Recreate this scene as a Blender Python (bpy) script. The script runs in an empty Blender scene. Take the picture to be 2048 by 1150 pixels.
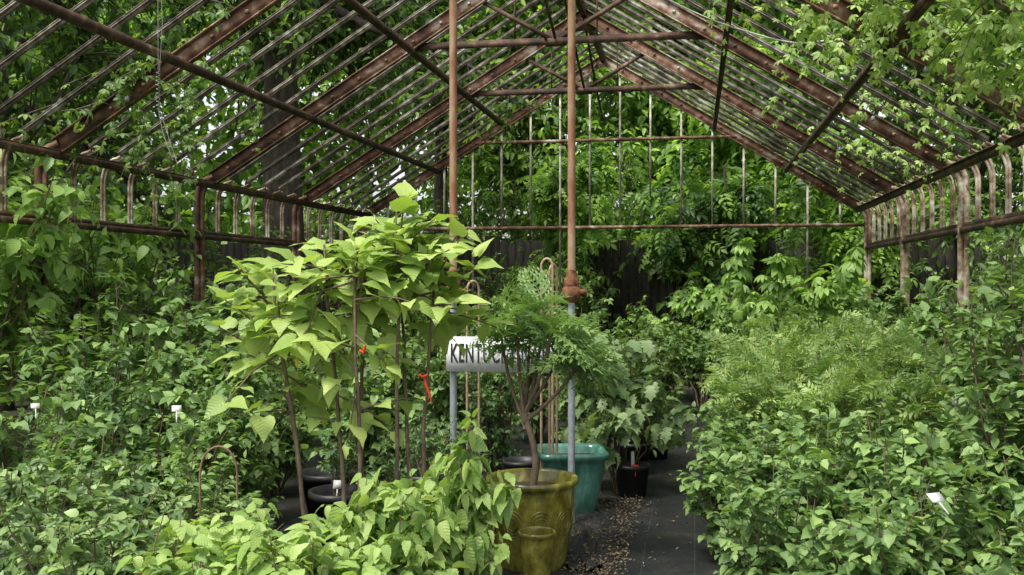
import bpy, math, numpy as np
from mathutils import Vector
PI=math.pi
scene=bpy.context.scene
COL=scene.collection

# ------------------------------------------------------------ mesh builder
class MB:
    def __init__(s): s.v=[];s.f=[];s.u=[];s.r=[];s.n=0
    def add(s,v,f,mat=0,uv=None,rnd=None):
        v=np.asarray(v,dtype=np.float32).reshape(-1,3); f=np.asarray(f,dtype=np.int64)
        s.v.append(v); s.f.append((f+s.n,mat)); k=len(v)
        s.u.append(np.zeros((k,2),np.float32) if uv is None else np.asarray(uv,np.float32))
        s.r.append(np.full(k,.5,np.float32) if rnd is None else np.asarray(rnd,np.float32))
        s.n+=k
    def mesh(s,name,mats,smooth=True):
        me=bpy.data.meshes.new(name)
        V=np.concatenate(s.v); U=np.concatenate(s.u); R=np.concatenate(s.r)
        loops=np.concatenate([f.ravel() for f,m in s.f])
        tot=np.concatenate([np.full(len(f),f.shape[1]) for f,m in s.f])
        mi=np.concatenate([np.full(len(f),m) for f,m in s.f])
        st=np.concatenate([[0],np.cumsum(tot)[:-1]])
        me.vertices.add(len(V)); me.vertices.foreach_set('co',V.ravel())
        me.loops.add(len(loops)); me.loops.foreach_set('vertex_index',loops.astype(np.int32))
        me.polygons.add(len(tot)); me.polygons.foreach_set('loop_start',st.astype(np.int32)); me.polygons.foreach_set('loop_total',tot.astype(np.int32))
        me.polygons.foreach_set('material_index',mi.astype(np.int32))
        if smooth: me.polygons.foreach_set('use_smooth',np.ones(len(tot),dtype=bool))
        uvl=me.uv_layers.new(name='UVMap'); uvl.data.foreach_set('uv',U[loops].ravel())
        a=me.attributes.new('rnd','FLOAT','POINT'); a.data.foreach_set('value',R)
        for m in mats: me.materials.append(m)
        me.update(calc_edges=True)
        return me
    def obj(s,name,mats,parent=None,smooth=True,loc=None):
        o=bpy.data.objects.new(name,s.mesh(name,mats,smooth)); COL.objects.link(o)
        if parent: o.parent=parent
        if loc is not None: o.location=loc
        return o
def empty(name,loc=(0,0,0)):
    e=bpy.data.objects.new(name,None); COL.objects.link(e); e.location=loc; e.empty_display_size=.1; return e
def nrm(a): return a/(np.linalg.norm(a,axis=-1,keepdims=True)+1e-9)

BOXF=[(0,1,3,2),(4,6,7,5),(0,4,5,1),(2,3,7,6),(0,2,6,4),(1,5,7,3)]
def beam(mb,p0,p1,w,h,mat=0,up=(0,0,1),rnd=None):
    p0=np.array(p0,float);p1=np.array(p1,float);d=nrm(p1-p0)
    x=np.cross(d,up)
    if np.linalg.norm(x)<1e-3: x=np.array([1.,0,0])
    x=nrm(x); z=nrm(np.cross(x,d))
    vs=[]
    for p in (p0,p1):
        for sx in (-.5,.5):
            for sz in (-.5,.5): vs.append(p+x*w*sx+z*h*sz)
    mb.add(vs,BOXF,mat,rnd=None if rnd is None else np.full(8,rnd))
def box(mb,c,s,mat=0,rnd=None):
    beam(mb,(c[0],c[1]-s[1]/2,c[2]),(c[0],c[1]+s[1]/2,c[2]),s[0],s[2],mat,rnd=rnd)
def tube(mb,P,R,m=5,mat=1,cap=False):
    P=np.asarray(P,float); R=np.asarray(R,float)
    if P.ndim==2: P=P[None]; R=np.broadcast_to(R,P.shape[:2]) if R.ndim<2 else R
    n,k,_=P.shape
    R=np.broadcast_to(R,(n,k))
    T=nrm(np.gradient(P,axis=1))
    ref=np.array([.52,.83,.12])
    S=nrm(np.cross(T,ref)); Q=np.cross(S,T)
    a=np.arange(m)*2*PI/m
    V=P[:,:,None,:]+R[:,:,None,None]*(S[:,:,None,:]*np.cos(a)[None,None,:,None]+Q[:,:,None,:]*np.sin(a)[None,None,:,None])
    i=np.arange(n)[:,None,None]*k*m; j=np.arange(k-1)[None,:,None]*m; c=np.arange(m)[None,None,:]; c2=(c+1)%m
    F=np.stack([i+j+c,i+j+c2,i+j+m+c2,i+j+m+c],-1).reshape(-1,4)
    mb.add(V.reshape(-1,3),F,mat)
def lathe(mb,prof,c,seg=40,mat=0,square=None):
    prof=np.array(prof,float); a=np.arange(seg)*2*PI/seg
    if square: 
        q=(np.abs(np.cos(a))**square+np.abs(np.sin(a))**square)**(-1/square)
    else: q=np.ones(seg)
    V=np.zeros((len(prof),seg,3))
    V[...,0]=prof[:,0:1]*np.cos(a)*q; V[...,1]=prof[:,0:1]*np.sin(a)*q; V[...,2]=prof[:,1:2]
    V+=np.array(c)
    j=np.arange(len(prof)-1)[:,None]*seg; cc=np.arange(seg)[None]; c2=(cc+1)%seg
    F=np.stack([j+cc,j+c2,j+seg+c2,j+seg+cc],-1).reshape(-1,4)
    mb.add(V.reshape(-1,3),F,mat)

# ------------------------------------------------------------ materials
def mk(name):
    m=bpy.data.materials.new(name); m.use_nodes=True; nt=m.node_tree; nt.nodes.clear()
    out=nt.nodes.new('ShaderNodeOutputMaterial'); return m,nt,out
def N(nt,t,**kw):
    n=nt.nodes.new(t)
    for k,v in kw.items():
        if k in n.inputs: n.inputs[k].default_value=v
        else: setattr(n,k,v)
    return n
def ramp(nt,stops,interp='LINEAR'):
    r=nt.nodes.new('ShaderNodeValToRGB'); cr=r.color_ramp; cr.interpolation=interp
    while len(cr.elements)<len(stops): cr.elements.new(.5)
    for e,(p,c) in zip(cr.elements,stops): e.position=p; e.color=(*c,1)
    return r
def mathn(nt,op,a,b=None,c=None):
    n=nt.nodes.new('ShaderNodeMath'); n.operation=op
    for i,x in enumerate((a,b,c)):
        if x is None: continue
        if isinstance(x,(int,float)): n.inputs[i].default_value=x
        else: nt.links.new(x,n.inputs[i])
    return n.outputs[0]
def leafmat(name,stops,trans=.3,rough=.42,veins=True,spec=.4,noise=6,vs=.4):
    m,nt,out=mk(name); L=nt.links
    at=N(nt,'ShaderNodeAttribute',attribute_name='rnd')
    geo=N(nt,'ShaderNodeNewGeometry')
    no=N(nt,'ShaderNodeTexNoise',Scale=noise,Detail=2.0); L.new(geo.outputs['Position'],no.inputs['Vector'])
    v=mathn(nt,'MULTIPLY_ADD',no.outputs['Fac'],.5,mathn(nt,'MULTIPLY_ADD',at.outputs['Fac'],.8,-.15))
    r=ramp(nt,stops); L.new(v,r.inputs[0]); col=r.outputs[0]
    if veins:
        uv=N(nt,'ShaderNodeUVMap',uv_map='UVMap'); sp=N(nt,'ShaderNodeSeparateXYZ'); L.new(uv.outputs[0],sp.inputs[0])
        ax=mathn(nt,'ABSOLUTE',mathn(nt,'SUBTRACT',sp.outputs[0],.5))
        mid=mathn(nt,'LESS_THAN',ax,.02)
        w=mathn(nt,'SINE',mathn(nt,'MULTIPLY',mathn(nt,'SUBTRACT',sp.outputs[1],mathn(nt,'MULTIPLY',ax,.55)),44.0))
        sv=mathn(nt,'MULTIPLY',mathn(nt,'GREATER_THAN',w,.9),.4)
        f=mathn(nt,'MULTIPLY',mathn(nt,'MAXIMUM',mid,sv),vs)
        mx=N(nt,'ShaderNodeMixRGB',blend_type='MIX'); L.new(f,mx.inputs[0]); L.new(col,mx.inputs[1])
        hi=N(nt,'ShaderNodeMixRGB',blend_type='MIX'); hi.inputs[0].default_value=.5; L.new(col,hi.inputs[1]); hi.inputs[2].default_value=(.36,.44,.14,1)
        L.new(hi.outputs[0],mx.inputs[2]); col=mx.outputs[0]
        bmp=N(nt,'ShaderNodeBump',Strength=.25,Distance=.003); L.new(w,bmp.inputs['Height'])
    bk=N(nt,'ShaderNodeMixRGB',blend_type='MIX'); L.new(mathn(nt,'MULTIPLY',geo.outputs['Backfacing'],.35),bk.inputs[0]); L.new(col,bk.inputs[1]); bk.inputs[2].default_value=(.22,.31,.14,1)
    p=N(nt,'ShaderNodeBsdfPrincipled',Roughness=rough); p.inputs['Specular IOR Level'].default_value=spec
    L.new(bk.outputs[0],p.inputs['Base Color'])
    if veins: L.new(bmp.outputs[0],p.inputs['Normal'])
    tr=N(nt,'ShaderNodeBsdfTranslucent'); tc=N(nt,'ShaderNodeMixRGB',blend_type='MULTIPLY'); tc.inputs[0].default_value=1; L.new(col,tc.inputs[1]); tc.inputs[2].default_value=(1.5,1.6,.6,1)
    L.new(tc.outputs[0],tr.inputs[0])
    ms=N(nt,'ShaderNodeMixShader'); ms.inputs[0].default_value=trans; L.new(p.outputs[0],ms.inputs[1]); L.new(tr.outputs[0],ms.inputs[2])
    L.new(ms.outputs[0],out.inputs[0]); return m
def noisemat(name,stops,scale=8,detail=6,rough=.7,bump=.3,metal=0,stretch=None,spec=.4,bd=.01,coord='Object',big=0):
    m,nt,out=mk(name); L=nt.links
    tc=N(nt,'ShaderNodeTexCoord'); mp=N(nt,'ShaderNodeMapping'); L.new(tc.outputs[coord],mp.inputs[0])
    if stretch: mp.inputs['Scale'].default_value=stretch
    no=N(nt,'ShaderNodeTexNoise',Scale=scale,Detail=float(detail),Roughness=.65); L.new(mp.outputs[0],no.inputs['Vector'])
    f=no.outputs['Fac']
    if big:
        nb=N(nt,'ShaderNodeTexNoise',Scale=scale*.18,Detail=3.0); L.new(tc.outputs[coord],nb.inputs['Vector'])
        f=mathn(nt,'ADD',f,mathn(nt,'MULTIPLY',mathn(nt,'SUBTRACT',nb.outputs['Fac'],.5),big))
    r=ramp(nt,stops); L.new(f,r.inputs[0])
    p=N(nt,'ShaderNodeBsdfPrincipled',Roughness=rough,Metallic=metal); p.inputs['Specular IOR Level'].default_value=spec
    L.new(r.outputs[0],p.inputs['Base Color'])
    if bump:
        b=N(nt,'ShaderNodeBump',Strength=bump,Distance=bd); L.new(no.outputs['Fac'],b.inputs['Height']); L.new(b.outputs[0],p.inputs['Normal'])
    L.new(p.outputs[0],out.inputs[0]); return m
def flat(name,c,rough=.6,**k): 
    return noisemat(name,[(.3,tuple(x*.8 for x in c)),(.7,c)],scale=20,rough=rough,bump=.05,**k)

M_rust=noisemat('rusty_steel',[(.3,(.035,.024,.018)),(.43,(.10,.052,.032)),(.54,(.19,.098,.058)),(.61,(.30,.21,.15)),(.73,(.47,.44,.36))],scale=7,detail=10,rough=.8,bump=.4,big=.6)
M_rustd=noisemat('dark_rusty_steel',[(.35,(.025,.018,.012)),(.52,(.075,.042,.026)),(.64,(.15,.09,.055)),(.76,(.33,.28,.21))],scale=7,detail=9,rough=.8,bump=.4,big=.4)
M_bar=noisemat('weathered_glazing_bar',[(.3,(.05,.04,.03)),(.45,(.12,.10,.075)),(.56,(.26,.23,.18)),(.68,(.50,.48,.41))],scale=9,detail=9,rough=.85,bump=.5,big=.5)
M_gab=noisemat('pale_gable_bar',[(.3,(.14,.12,.09)),(.5,(.34,.31,.25)),(.68,(.58,.56,.49))],scale=9,detail=8,rough=.85,bump=.4,big=.4)
M_curve=noisemat('flaking_cream_paint',[(.34,(.10,.06,.035)),(.46,(.22,.15,.095)),(.56,(.37,.31,.23)),(.7,(.56,.53,.44))],scale=11,detail=8,rough=.8,bump=.5,big=.5)
M_pipe=noisemat('rusty_pipe',[(.3,(.15,.065,.035)),(.45,(.28,.13,.07)),(.57,(.38,.24,.14)),(.7,(.46,.41,.28))],scale=7,detail=8,rough=.75,bump=.3,stretch=(1,1,.35),big=.9)
M_iron=noisemat('cast_iron_rust',[(.35,(.07,.03,.016)),(.6,(.24,.105,.045)),(.75,(.36,.19,.10))],scale=25,detail=6,rough=.85,bump=.6)
M_galv=noisemat('galvanised_steel',[(.35,(.28,.31,.33)),(.65,(.45,.48,.5))],scale=30,rough=.5,bump=.1,metal=.3)
M_wire=flat('dull_wire',(.3,.3,.28))
M_bark=noisemat('bark',[(.3,(.03,.024,.018)),(.55,(.09,.07,.055)),(.75,(.18,.16,.13))],scale=14,detail=8,rough=.9,bump=.9,stretch=(1,1,.25),bd=.03)
M_twig=noisemat('twig_bark',[(.3,(.09,.06,.04)),(.7,(.2,.15,.10))],scale=20,rough=.8,bump=.2)
M_fence=noisemat('old_fence_wood',[(.3,(.009,.008,.006)),(.55,(.028,.024,.018)),(.75,(.065,.055,.043))],scale=6,detail=8,rough=.9,bump=.4,stretch=(6,6,.5),big=.4)
M_black=noisemat('black_nursery_plastic',[(.3,(.012,.012,.013)),(.7,(.03,.03,.032))],scale=15,rough=.45,bump=.05)
M_white=noisemat('white_plastic',[(.3,(.5,.51,.5)),(.7,(.7,.7,.68))],scale=12,rough=.5,bump=.02)
M_sign=noisemat('sign_white_paint',[(.3,(.55,.55,.53)),(.5,(.76,.76,.74)),(.7,(.82,.82,.80))],scale=6,detail=7,rough=.6,bump=.05)
M_letter=flat('sign_lettering',(.02,.03,.035))
M_yel=flat('yellow_tag',(.8,.5,.02)); M_red=flat('red_ribbon',(.75,.05,.02)); M_teal=flat('teal_plastic',(.02,.2,.25)); M_orange=flat('orange_tag',(.85,.35,.03))
M_cane=noisemat('bent_cane',[(.3,(.25,.16,.09)),(.7,(.5,.38,.24))],scale=20,rough=.6,bump=.1)
M_caned=noisemat('rusty_hoop_steel',[(.3,(.12,.06,.035)),(.7,(.3,.19,.12))],scale=20,rough=.7,bump=.1)
M_terra=noisemat('terracotta',[(.3,(.16,.06,.035)),(.7,(.3,.12,.07))],scale=10,rough=.8)
M_soil=noisemat('potting_soil',[(.3,(.02,.014,.009)),(.7,(.07,.05,.035))],scale=60,rough=.95,bump=1)
M_cord=flat('white_cord',(.65,.65,.6)); M_glass=flat('clear_bulb',(.25,.27,.25),rough=.1)
M_litter=noisemat('leaf_litter_brown',[(.3,(.08,.055,.032)),(.7,(.28,.21,.13))],scale=40,rough=.9)
def glaze(name,stops,scale,stretch):
    return noisemat(name,stops,scale=scale,detail=7,rough=.15,bump=.2,stretch=stretch,spec=.7,big=.5)
M_olive=glaze('olive_glaze',[(.28,(.05,.045,.008)),(.43,(.13,.115,.016)),(.57,(.23,.21,.035)),(.74,(.42,.41,.14))],14,(1,1,.6))
M_tealg=glaze('teal_glaze',[(.28,(.02,.07,.05)),(.45,(.045,.15,.11)),(.6,(.09,.24,.18)),(.75,(.25,.42,.33))],9,(1,1,.25))

def G(*s,k=1.3,ds=.13):
    o=[]
    for p,c in s:
        l=.3*c[0]+.6*c[1]+.1*c[2]; o.append((p,tuple(min((x*(1-ds)+l*ds)*k*t,.75) for x,t in zip(c,(1.0,1.0,.9)))))
    return o
M_big =leafmat('lime_heart_leaf',G((.1,(.10,.20,.03)),(.45,(.235,.34,.06)),(.9,(.38,.47,.13)),k=1.35),trans=.3)
M_horn=leafmat('hornbeam_leaf',G((.1,(.08,.17,.03)),(.5,(.195,.31,.06)),(.9,(.34,.44,.13)),k=1.3),trans=.32)
M_mid =leafmat('mid_green_leaf',G((.1,(.024,.07,.014)),(.5,(.088,.175,.036)),(.9,(.21,.33,.075)),k=1.45),trans=.3)
M_dark=leafmat('dark_green_leaf',G((.1,(.017,.05,.014)),(.5,(.052,.12,.03)),(.9,(.14,.25,.065)),k=1.4),trans=.25)
M_vib =leafmat('viburnum_leaf',G((.1,(.032,.08,.022)),(.5,(.095,.185,.048)),(.9,(.25,.37,.11)),k=1.4),trans=.28)
M_blue=leafmat('blueberry_leaf',G((.1,(.04,.085,.028)),(.5,(.115,.20,.065)),(.9,(.26,.36,.12)),k=1.35),trans=.25,veins=False)
M_sum =leafmat('sumac_leaf',G((.1,(.07,.13,.03)),(.5,(.17,.27,.065)),(.9,(.32,.42,.13)),k=1.35),trans=.3,veins=False)
M_cutl=leafmat('cutleaf_sumac_leaf',G((.1,(.06,.13,.035)),(.5,(.14,.25,.07)),(.9,(.27,.39,.14)),k=1.35),trans=.3,veins=False)
M_oak =leafmat('oakleaf_leaf',G((.1,(.05,.11,.03)),(.5,(.12,.20,.07)),(.9,(.26,.35,.17)),k=1.2),trans=.25)
M_pal =leafmat('buckeye_leaf',G((.1,(.055,.12,.02)),(.5,(.145,.265,.048)),(.9,(.27,.41,.09)),k=1.4),trans=.35)
M_vine=leafmat('creeper_leaf',G((.1,(.09,.18,.035)),(.5,(.22,.34,.08)),(.9,(.38,.48,.16)),k=1.5),trans=.35)
M_vined=leafmat('dark_creeper_leaf',G((.1,(.04,.10,.02)),(.5,(.10,.19,.035)),(.9,(.18,.28,.06)),k=1.3),trans=.3)  # darker green creeper leaf, used for the vine on the left roof
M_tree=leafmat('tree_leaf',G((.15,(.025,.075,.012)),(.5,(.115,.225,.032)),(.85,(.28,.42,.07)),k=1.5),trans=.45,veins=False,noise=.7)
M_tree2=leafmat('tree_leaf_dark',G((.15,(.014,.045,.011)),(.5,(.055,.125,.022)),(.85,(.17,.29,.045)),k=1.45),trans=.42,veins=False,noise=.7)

# ------------------------------------------------------------ leaf templates
def leaf(rows,fold=.18,curl=.25,wav=0,tip=1.0,pet=0.0):
    V=[(0,0,0)];U=[(.5,0)];F3=[];F4=[]
    for i,(tm,ts,w) in enumerate(rows):
        zz=lambda t:-curl*max(t,0)**2
        wv=wav*(1 if i%2 else -1)
        V+=[(-w,ts,fold*w+zz(ts)+wv),(0,tm,zz(tm)),(w,ts,fold*w+zz(ts)-wv)]
        U+=[(.5-w*1.2,ts),(.5,tm),(.5+w*1.2,ts)]
    V.append((0,tip,-curl*tip**2));U.append((.5,1))
    n=len(rows); T=3*n+1
    F3+=[(0,2,1),(0,3,2)]
    for i in range(n-1):
        a=1+3*i;b=a+3
        F4+=[(a,a+1,b+1,b),(a+1,a+2,b+2,b+1)]
    a=1+3*(n-1); F3+=[(a,a+1,T),(a+1,a+2,T)]
    V=np.array(V,float); V[:,1]+=pet
    return V,np.array(F3),np.array(F4).reshape(-1,4),np.array(U,float)
def combine(parts):
    V=[];F3=[];F4=[];U=[];n=0
    for (v,f3,f4,u),(pos,ang,sc,tilt) in parts:
        w=v*sc
        ct,stt=math.cos(tilt),math.sin(tilt)
        y=w[:,1]*ct-w[:,2]*stt; z=w[:,1]*stt+w[:,2]*ct; w=np.stack([w[:,0],y,z],1)
        c,s=math.cos(ang),math.sin(ang)
        w=np.stack([w[:,0]*c+w[:,1]*s,-w[:,0]*s+w[:,1]*c,w[:,2]],1)+np.array(pos)
        V.append(w);F3.append(f3+n);F4.append(f4+n);U.append(u);n+=len(v)
    return np.concatenate(V),np.concatenate(F3),np.concatenate(F4),np.concatenate(U)
L_simple=leaf([(.25,.22,.2),(.6,.55,.24)],fold=.3,curl=.3)
L_mini=(np.array([(0,0,0),(-.24,.3,.07),(-.2,.65,.0),(0,1,-.22),(.2,.65,.0),(.24,.3,.07)],float),np.zeros((0,3),int),np.array([(3,2,1,0),(5,4,3,0)]),np.array([(.5,0),(.2,.3),(.25,.65),(.5,1),(.75,.65),(.8,.3)],float))
L_round=leaf([(.12,.08,.22),(.4,.36,.38),(.72,.66,.27)],fold=.2,curl=.25)
L_heart=leaf([(.05,-.10,.22),(.12,.02,.38),(.32,.25,.44),(.55,.5,.34),(.78,.72,.17)],fold=.22,curl=.25,pet=.3)
L_heart2=leaf([(.05,-.10,.24),(.14,.04,.40),(.34,.27,.46),(.57,.5,.33),(.8,.74,.14)],fold=.05,curl=.4,pet=.3,wav=.025)
def serr(n,shape,tooth=.03,**k):
    rows=[]
    for i in range(n):
        t=(i+.6)/(n+.4); rows.append((t,t-.06,shape(t)+(tooth if i%2 else -tooth)))
    return leaf(rows,**k)
L_horn=serr(8,lambda t:.32*math.sin(PI*t**.75)**.85+.02,.018,fold=.25,curl=.3,wav=.012,pet=.1)
L_horn2=serr(8,lambda t:.33*math.sin(PI*t**.75)**.85+.02,.018,fold=.1,curl=.6,wav=.02,pet=.1)
L_vib=serr(5,lambda t:.38*math.sin(PI*t**.7)**.7+.02,.02,fold=.3,curl=.3,pet=.08)
L_vib2=serr(5,lambda t:.36*math.sin(PI*t**.7)**.7+.02,.02,fold=.15,curl=.5,pet=.08)
L_nar=leaf([(.3,.25,.10),(.65,.6,.09)],fold=.25,curl=.25)
L_nar2=leaf([(.3,.25,.15),(.65,.6,.13)],fold=.3,curl=.3)
L_big5=leaf([(.3,.27,.14),(.62,.6,.21),(.82,.8,.14)],fold=.25,curl=.35)
L_pal=combine([(L_big5,((0,.0,0),a,1-.25*abs(a)/1.7,-.15)) for a in (-1.7,-.85,0,.85,1.7)])
L_pal7=combine([(L_big5,((0,.0,0),a,1-.22*abs(a)/1.8,-.35)) for a in (-1.9,-1.2,-.6,0,.6,1.2,1.9)])
def pinnate(np_,lw,ang=1.15,droop=.3,lobed=False,base=L_nar):
    parts=[]; rg=np.random.default_rng(9)
    for i in range(np_):
        t=.14+.8*i/(np_-1); sc=lw*math.sin(PI*(.22+.68*t))
        for sg in (-1,1):
            parts.append((base,((0,t,-droop*t*t),sg*ang*(1-.3*t)+rg.normal()*.08,sc*rg.uniform(.85,1.1),-.12+rg.normal()*.2)))
            if lobed:
                for q in (.3,.55,.8):
                    a=sg*ang*(1-.3*t); parts.append((L_nar2,((math.sin(a)*sc*q,t+math.cos(a)*sc*q,-droop*t*t),a-.9,sc*.36,-.1)))
                    parts.append((L_nar2,((math.sin(a)*sc*q,t+math.cos(a)*sc*q,-droop*t*t),a+.9,sc*.36,-.1)))
    parts.append((base,((0,.95,-droop*.9),0,lw*.6,-.5)))
    v,f3,f4,u=combine(parts)
    rv=np.array([(-.006,0,0),(.006,0,0),(.006,.5,-droop*.25),(-.006,.5,-droop*.25),(.004,.96,-droop*.92),(-.004,.96,-droop*.92)])
    n=len(v); return np.concatenate([v,rv]),f3,np.concatenate([f4,np.array([(0,1,2,3),(3,2,4,5)])+n]),np.concatenate([u,np.tile([.5,.5],(6,1))])
L_pin=pinnate(6,.40,base=L_nar2,droop=.35)
L_cut=pinnate(7,.42,lobed=True,droop=.55)
L_ash=combine([(L_simple,((0,.2+.22*i,-.05*i*i),s*1.1,.42,-.15)) for i in range(4) for s in (-1,1)]+[(L_simple,((0,.95,-.5),0,.45,-.5))])
def oak():
    rows=[(.08,.0,.16),(.2,.22,.34),(.3,.34,.22),(.42,.5,.46),(.52,.58,.26),(.66,.74,.38),(.76,.8,.16)]
    return leaf(rows,fold=.2,curl=.5,pet=.15)
L_oak=oak()

def put_leaves(mb,rng,tpls,pos,D,Nh,size,mat=0,rnd=None):
    n=len(pos); 
    if rnd is None: rnd=rng.random(n)
    D=nrm(D); X=nrm(np.cross(D,Nh)); Z=np.cross(X,D)
    pick=rng.integers(0,len(tpls),n)
    for ti,(V,F3,F4,U) in enumerate(tpls):
        s=pick==ti; c=int(s.sum())
        if not c: continue
        k=len(V); Vs=V[None]*size[s][:,None,None]
        W=Vs[...,0:1]*X[s][:,None]+Vs[...,1:2]*D[s][:,None]+Vs[...,2:3]*Z[s][:,None]+pos[s][:,None]
        off=(np.arange(c)*k)[:,None,None]
        base=mb.n; uv=np.tile(U,(c,1)); rr=np.repeat(rnd[s],k)
        Fs=[(F[None]+off).reshape(-1,F.shape[1]) for F in (F3,F4) if len(F)]
        mb.add(W.reshape(-1,3),Fs[0],mat,uv,rr)
        for F in Fs[1:]:
            mb.f.append((F+base,mat))
def rdir(rng,n): return nrm(rng.normal(size=(n,3)))
def samp(P,t):
    n,k,_=P.shape; x=t*(k-1); i=np.clip(np.floor(x).astype(int),0,k-2); f=(x-i)[...,None]
    a=np.arange(n)[:,None] if t.ndim==2 else np.arange(n)
    p0=P[a,i];p1=P[a,i+1]; return p0*(1-f)+p1*f, nrm(p1-p0)
def spawn(rng,P,per,t0,t1,length,spread=.6,up=.2,droop=.1,k=5,wob=.0,taper=.3):
    n=len(P); t=rng.uniform(t0,t1,(n,per)); st,tg=samp(P,t)
    st=st.reshape(-1,3);tg=tg.reshape(-1,3);m=len(st)
    d=nrm(tg*(1-spread)+rdir(rng,m)*spread+np.array([0,0,up]))
    L=length*rng.uniform(.6,1.2,m)*(1-taper*t.ravel())
    s=np.linspace(0,1,k)[None,:,None]
    Q=st[:,None]+d[:,None]*s*L[:,None,None]+np.array([0,0,-1.])*droop*s*s*L[:,None,None]
    if wob: 
        w=rng.normal(size=(m,k,3))*wob*L[:,None,None]; w[:,0]=0; Q=Q+np.cumsum(w,1)*.5
    return Q
def leaves_on(mb,rng,P,per,tpls,size,mat=0,s0=.15,side=.9,fwd=.4,down=.15,upn=1.0,nn=.35,bright=.35,petj=.0,nb=(0,0,0)):
    n=len(P); t=np.linspace(s0,1,per)[None,:]+rng.uniform(-.5,.5,(n,per))*(1-s0)/per; t=np.clip(t,0,1)
    p,tg=samp(P,t)
    alt=np.where(np.arange(per)%2==0,1.,-1.)[None,:,None]
    sd=nrm(np.cross(tg,np.array([0,0,1.])+rng.normal(size=(n,1,3))*.35))*alt
    D=nrm(tg*fwd+sd*side*(1-.5*t[...,None]**3)+rng.normal(size=(n,per,3))*.25+np.array([0,0,-down]))
    m=n*per; Nh=np.array([0,0,upn])+np.array(nb)+rng.normal(size=(m,3))*nn
    sz=size*rng.uniform(.55,1.1,(n,per))*(1-.25*t**2)
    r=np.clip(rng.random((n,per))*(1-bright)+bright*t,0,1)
    put_leaves(mb,rng,tpls,p.reshape(-1,3)+rng.normal(size=(m,3))*petj,D.reshape(-1,3),Nh,sz.ravel(),mat,r.ravel())

def stems(rng,n,h,r,base_r=.08,k=8,dome=.35,hmin=.7,vase=.45,wob=.012):
    ph=rng.uniform(0,2*PI,n); rho=r*np.sqrt(rng.random(n))
    br=base_r*np.sqrt(rng.random(n))
    B=np.stack([br*np.cos(ph),br*np.sin(ph),np.zeros(n)],1)
    z=h*(1-dome*(rho/r)**2)*rng.uniform(hmin,1,n)
    E=np.stack([rho*np.cos(ph),rho*np.sin(ph),z],1)
    C=B*(1-vase*.6)+E*vase*.6; C[:,2]=z*.6
    s=np.linspace(0,1,k)[None,:,None]
    P=(1-s)**2*B[:,None]+2*s*(1-s)*C[:,None]+s*s*E[:,None]
    w=rng.normal(size=P.shape)*wob*h; w[:,0]=0; w[...,2]=0
    return P+w
def shrub_mb(seed,h,r,n_st,tw,lv,tpls,ls,mats,twl=.25,droop=.15,up=.3,spread=.7,t0=.25,down=.15,nn=.35,sr=.008,dome=.35,hmin=.6,vase=.45,side=.9,fwd=.45,bright=.35,base_r=.08):
    rng=np.random.default_rng(seed); mb=MB()
    S=stems(rng,n_st,h,r,dome=dome,hmin=hmin,vase=vase,base_r=base_r)
    k=S.shape[1]; tube(mb,S,np.linspace(sr,sr*.35,k)[None],5,1)
    T=spawn(rng,S,tw,t0,1,twl,spread,up,droop,4)
    tube(mb,T,np.linspace(sr*.3,sr*.12,4)[None],3,1)
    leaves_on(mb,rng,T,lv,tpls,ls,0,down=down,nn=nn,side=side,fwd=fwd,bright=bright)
    return mb
def variants(base,mats,nv,**k):
    out=[]
    for i in range(nv):
        mb=shrub_mb(seed=k['seed']+i*17,**{a:b for a,b in k.items() if a!='seed'},mats=mats)
        out.append(mb.mesh(base,mats))
    return out
R0=np.random.default_rng(5)
def plant(name,me,x,y,sc=1.0,z=0,rz=None,wx=1.0):
    o=bpy.data.objects.new(name,me); COL.objects.link(o); o.location=(x,y,z)
    o.rotation_euler=(0,0,R0.uniform(0,6.28) if rz is None else rz); s=sc*R0.uniform(.94,1.06)*wx
    o.scale=(s,s,sc); return o

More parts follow.
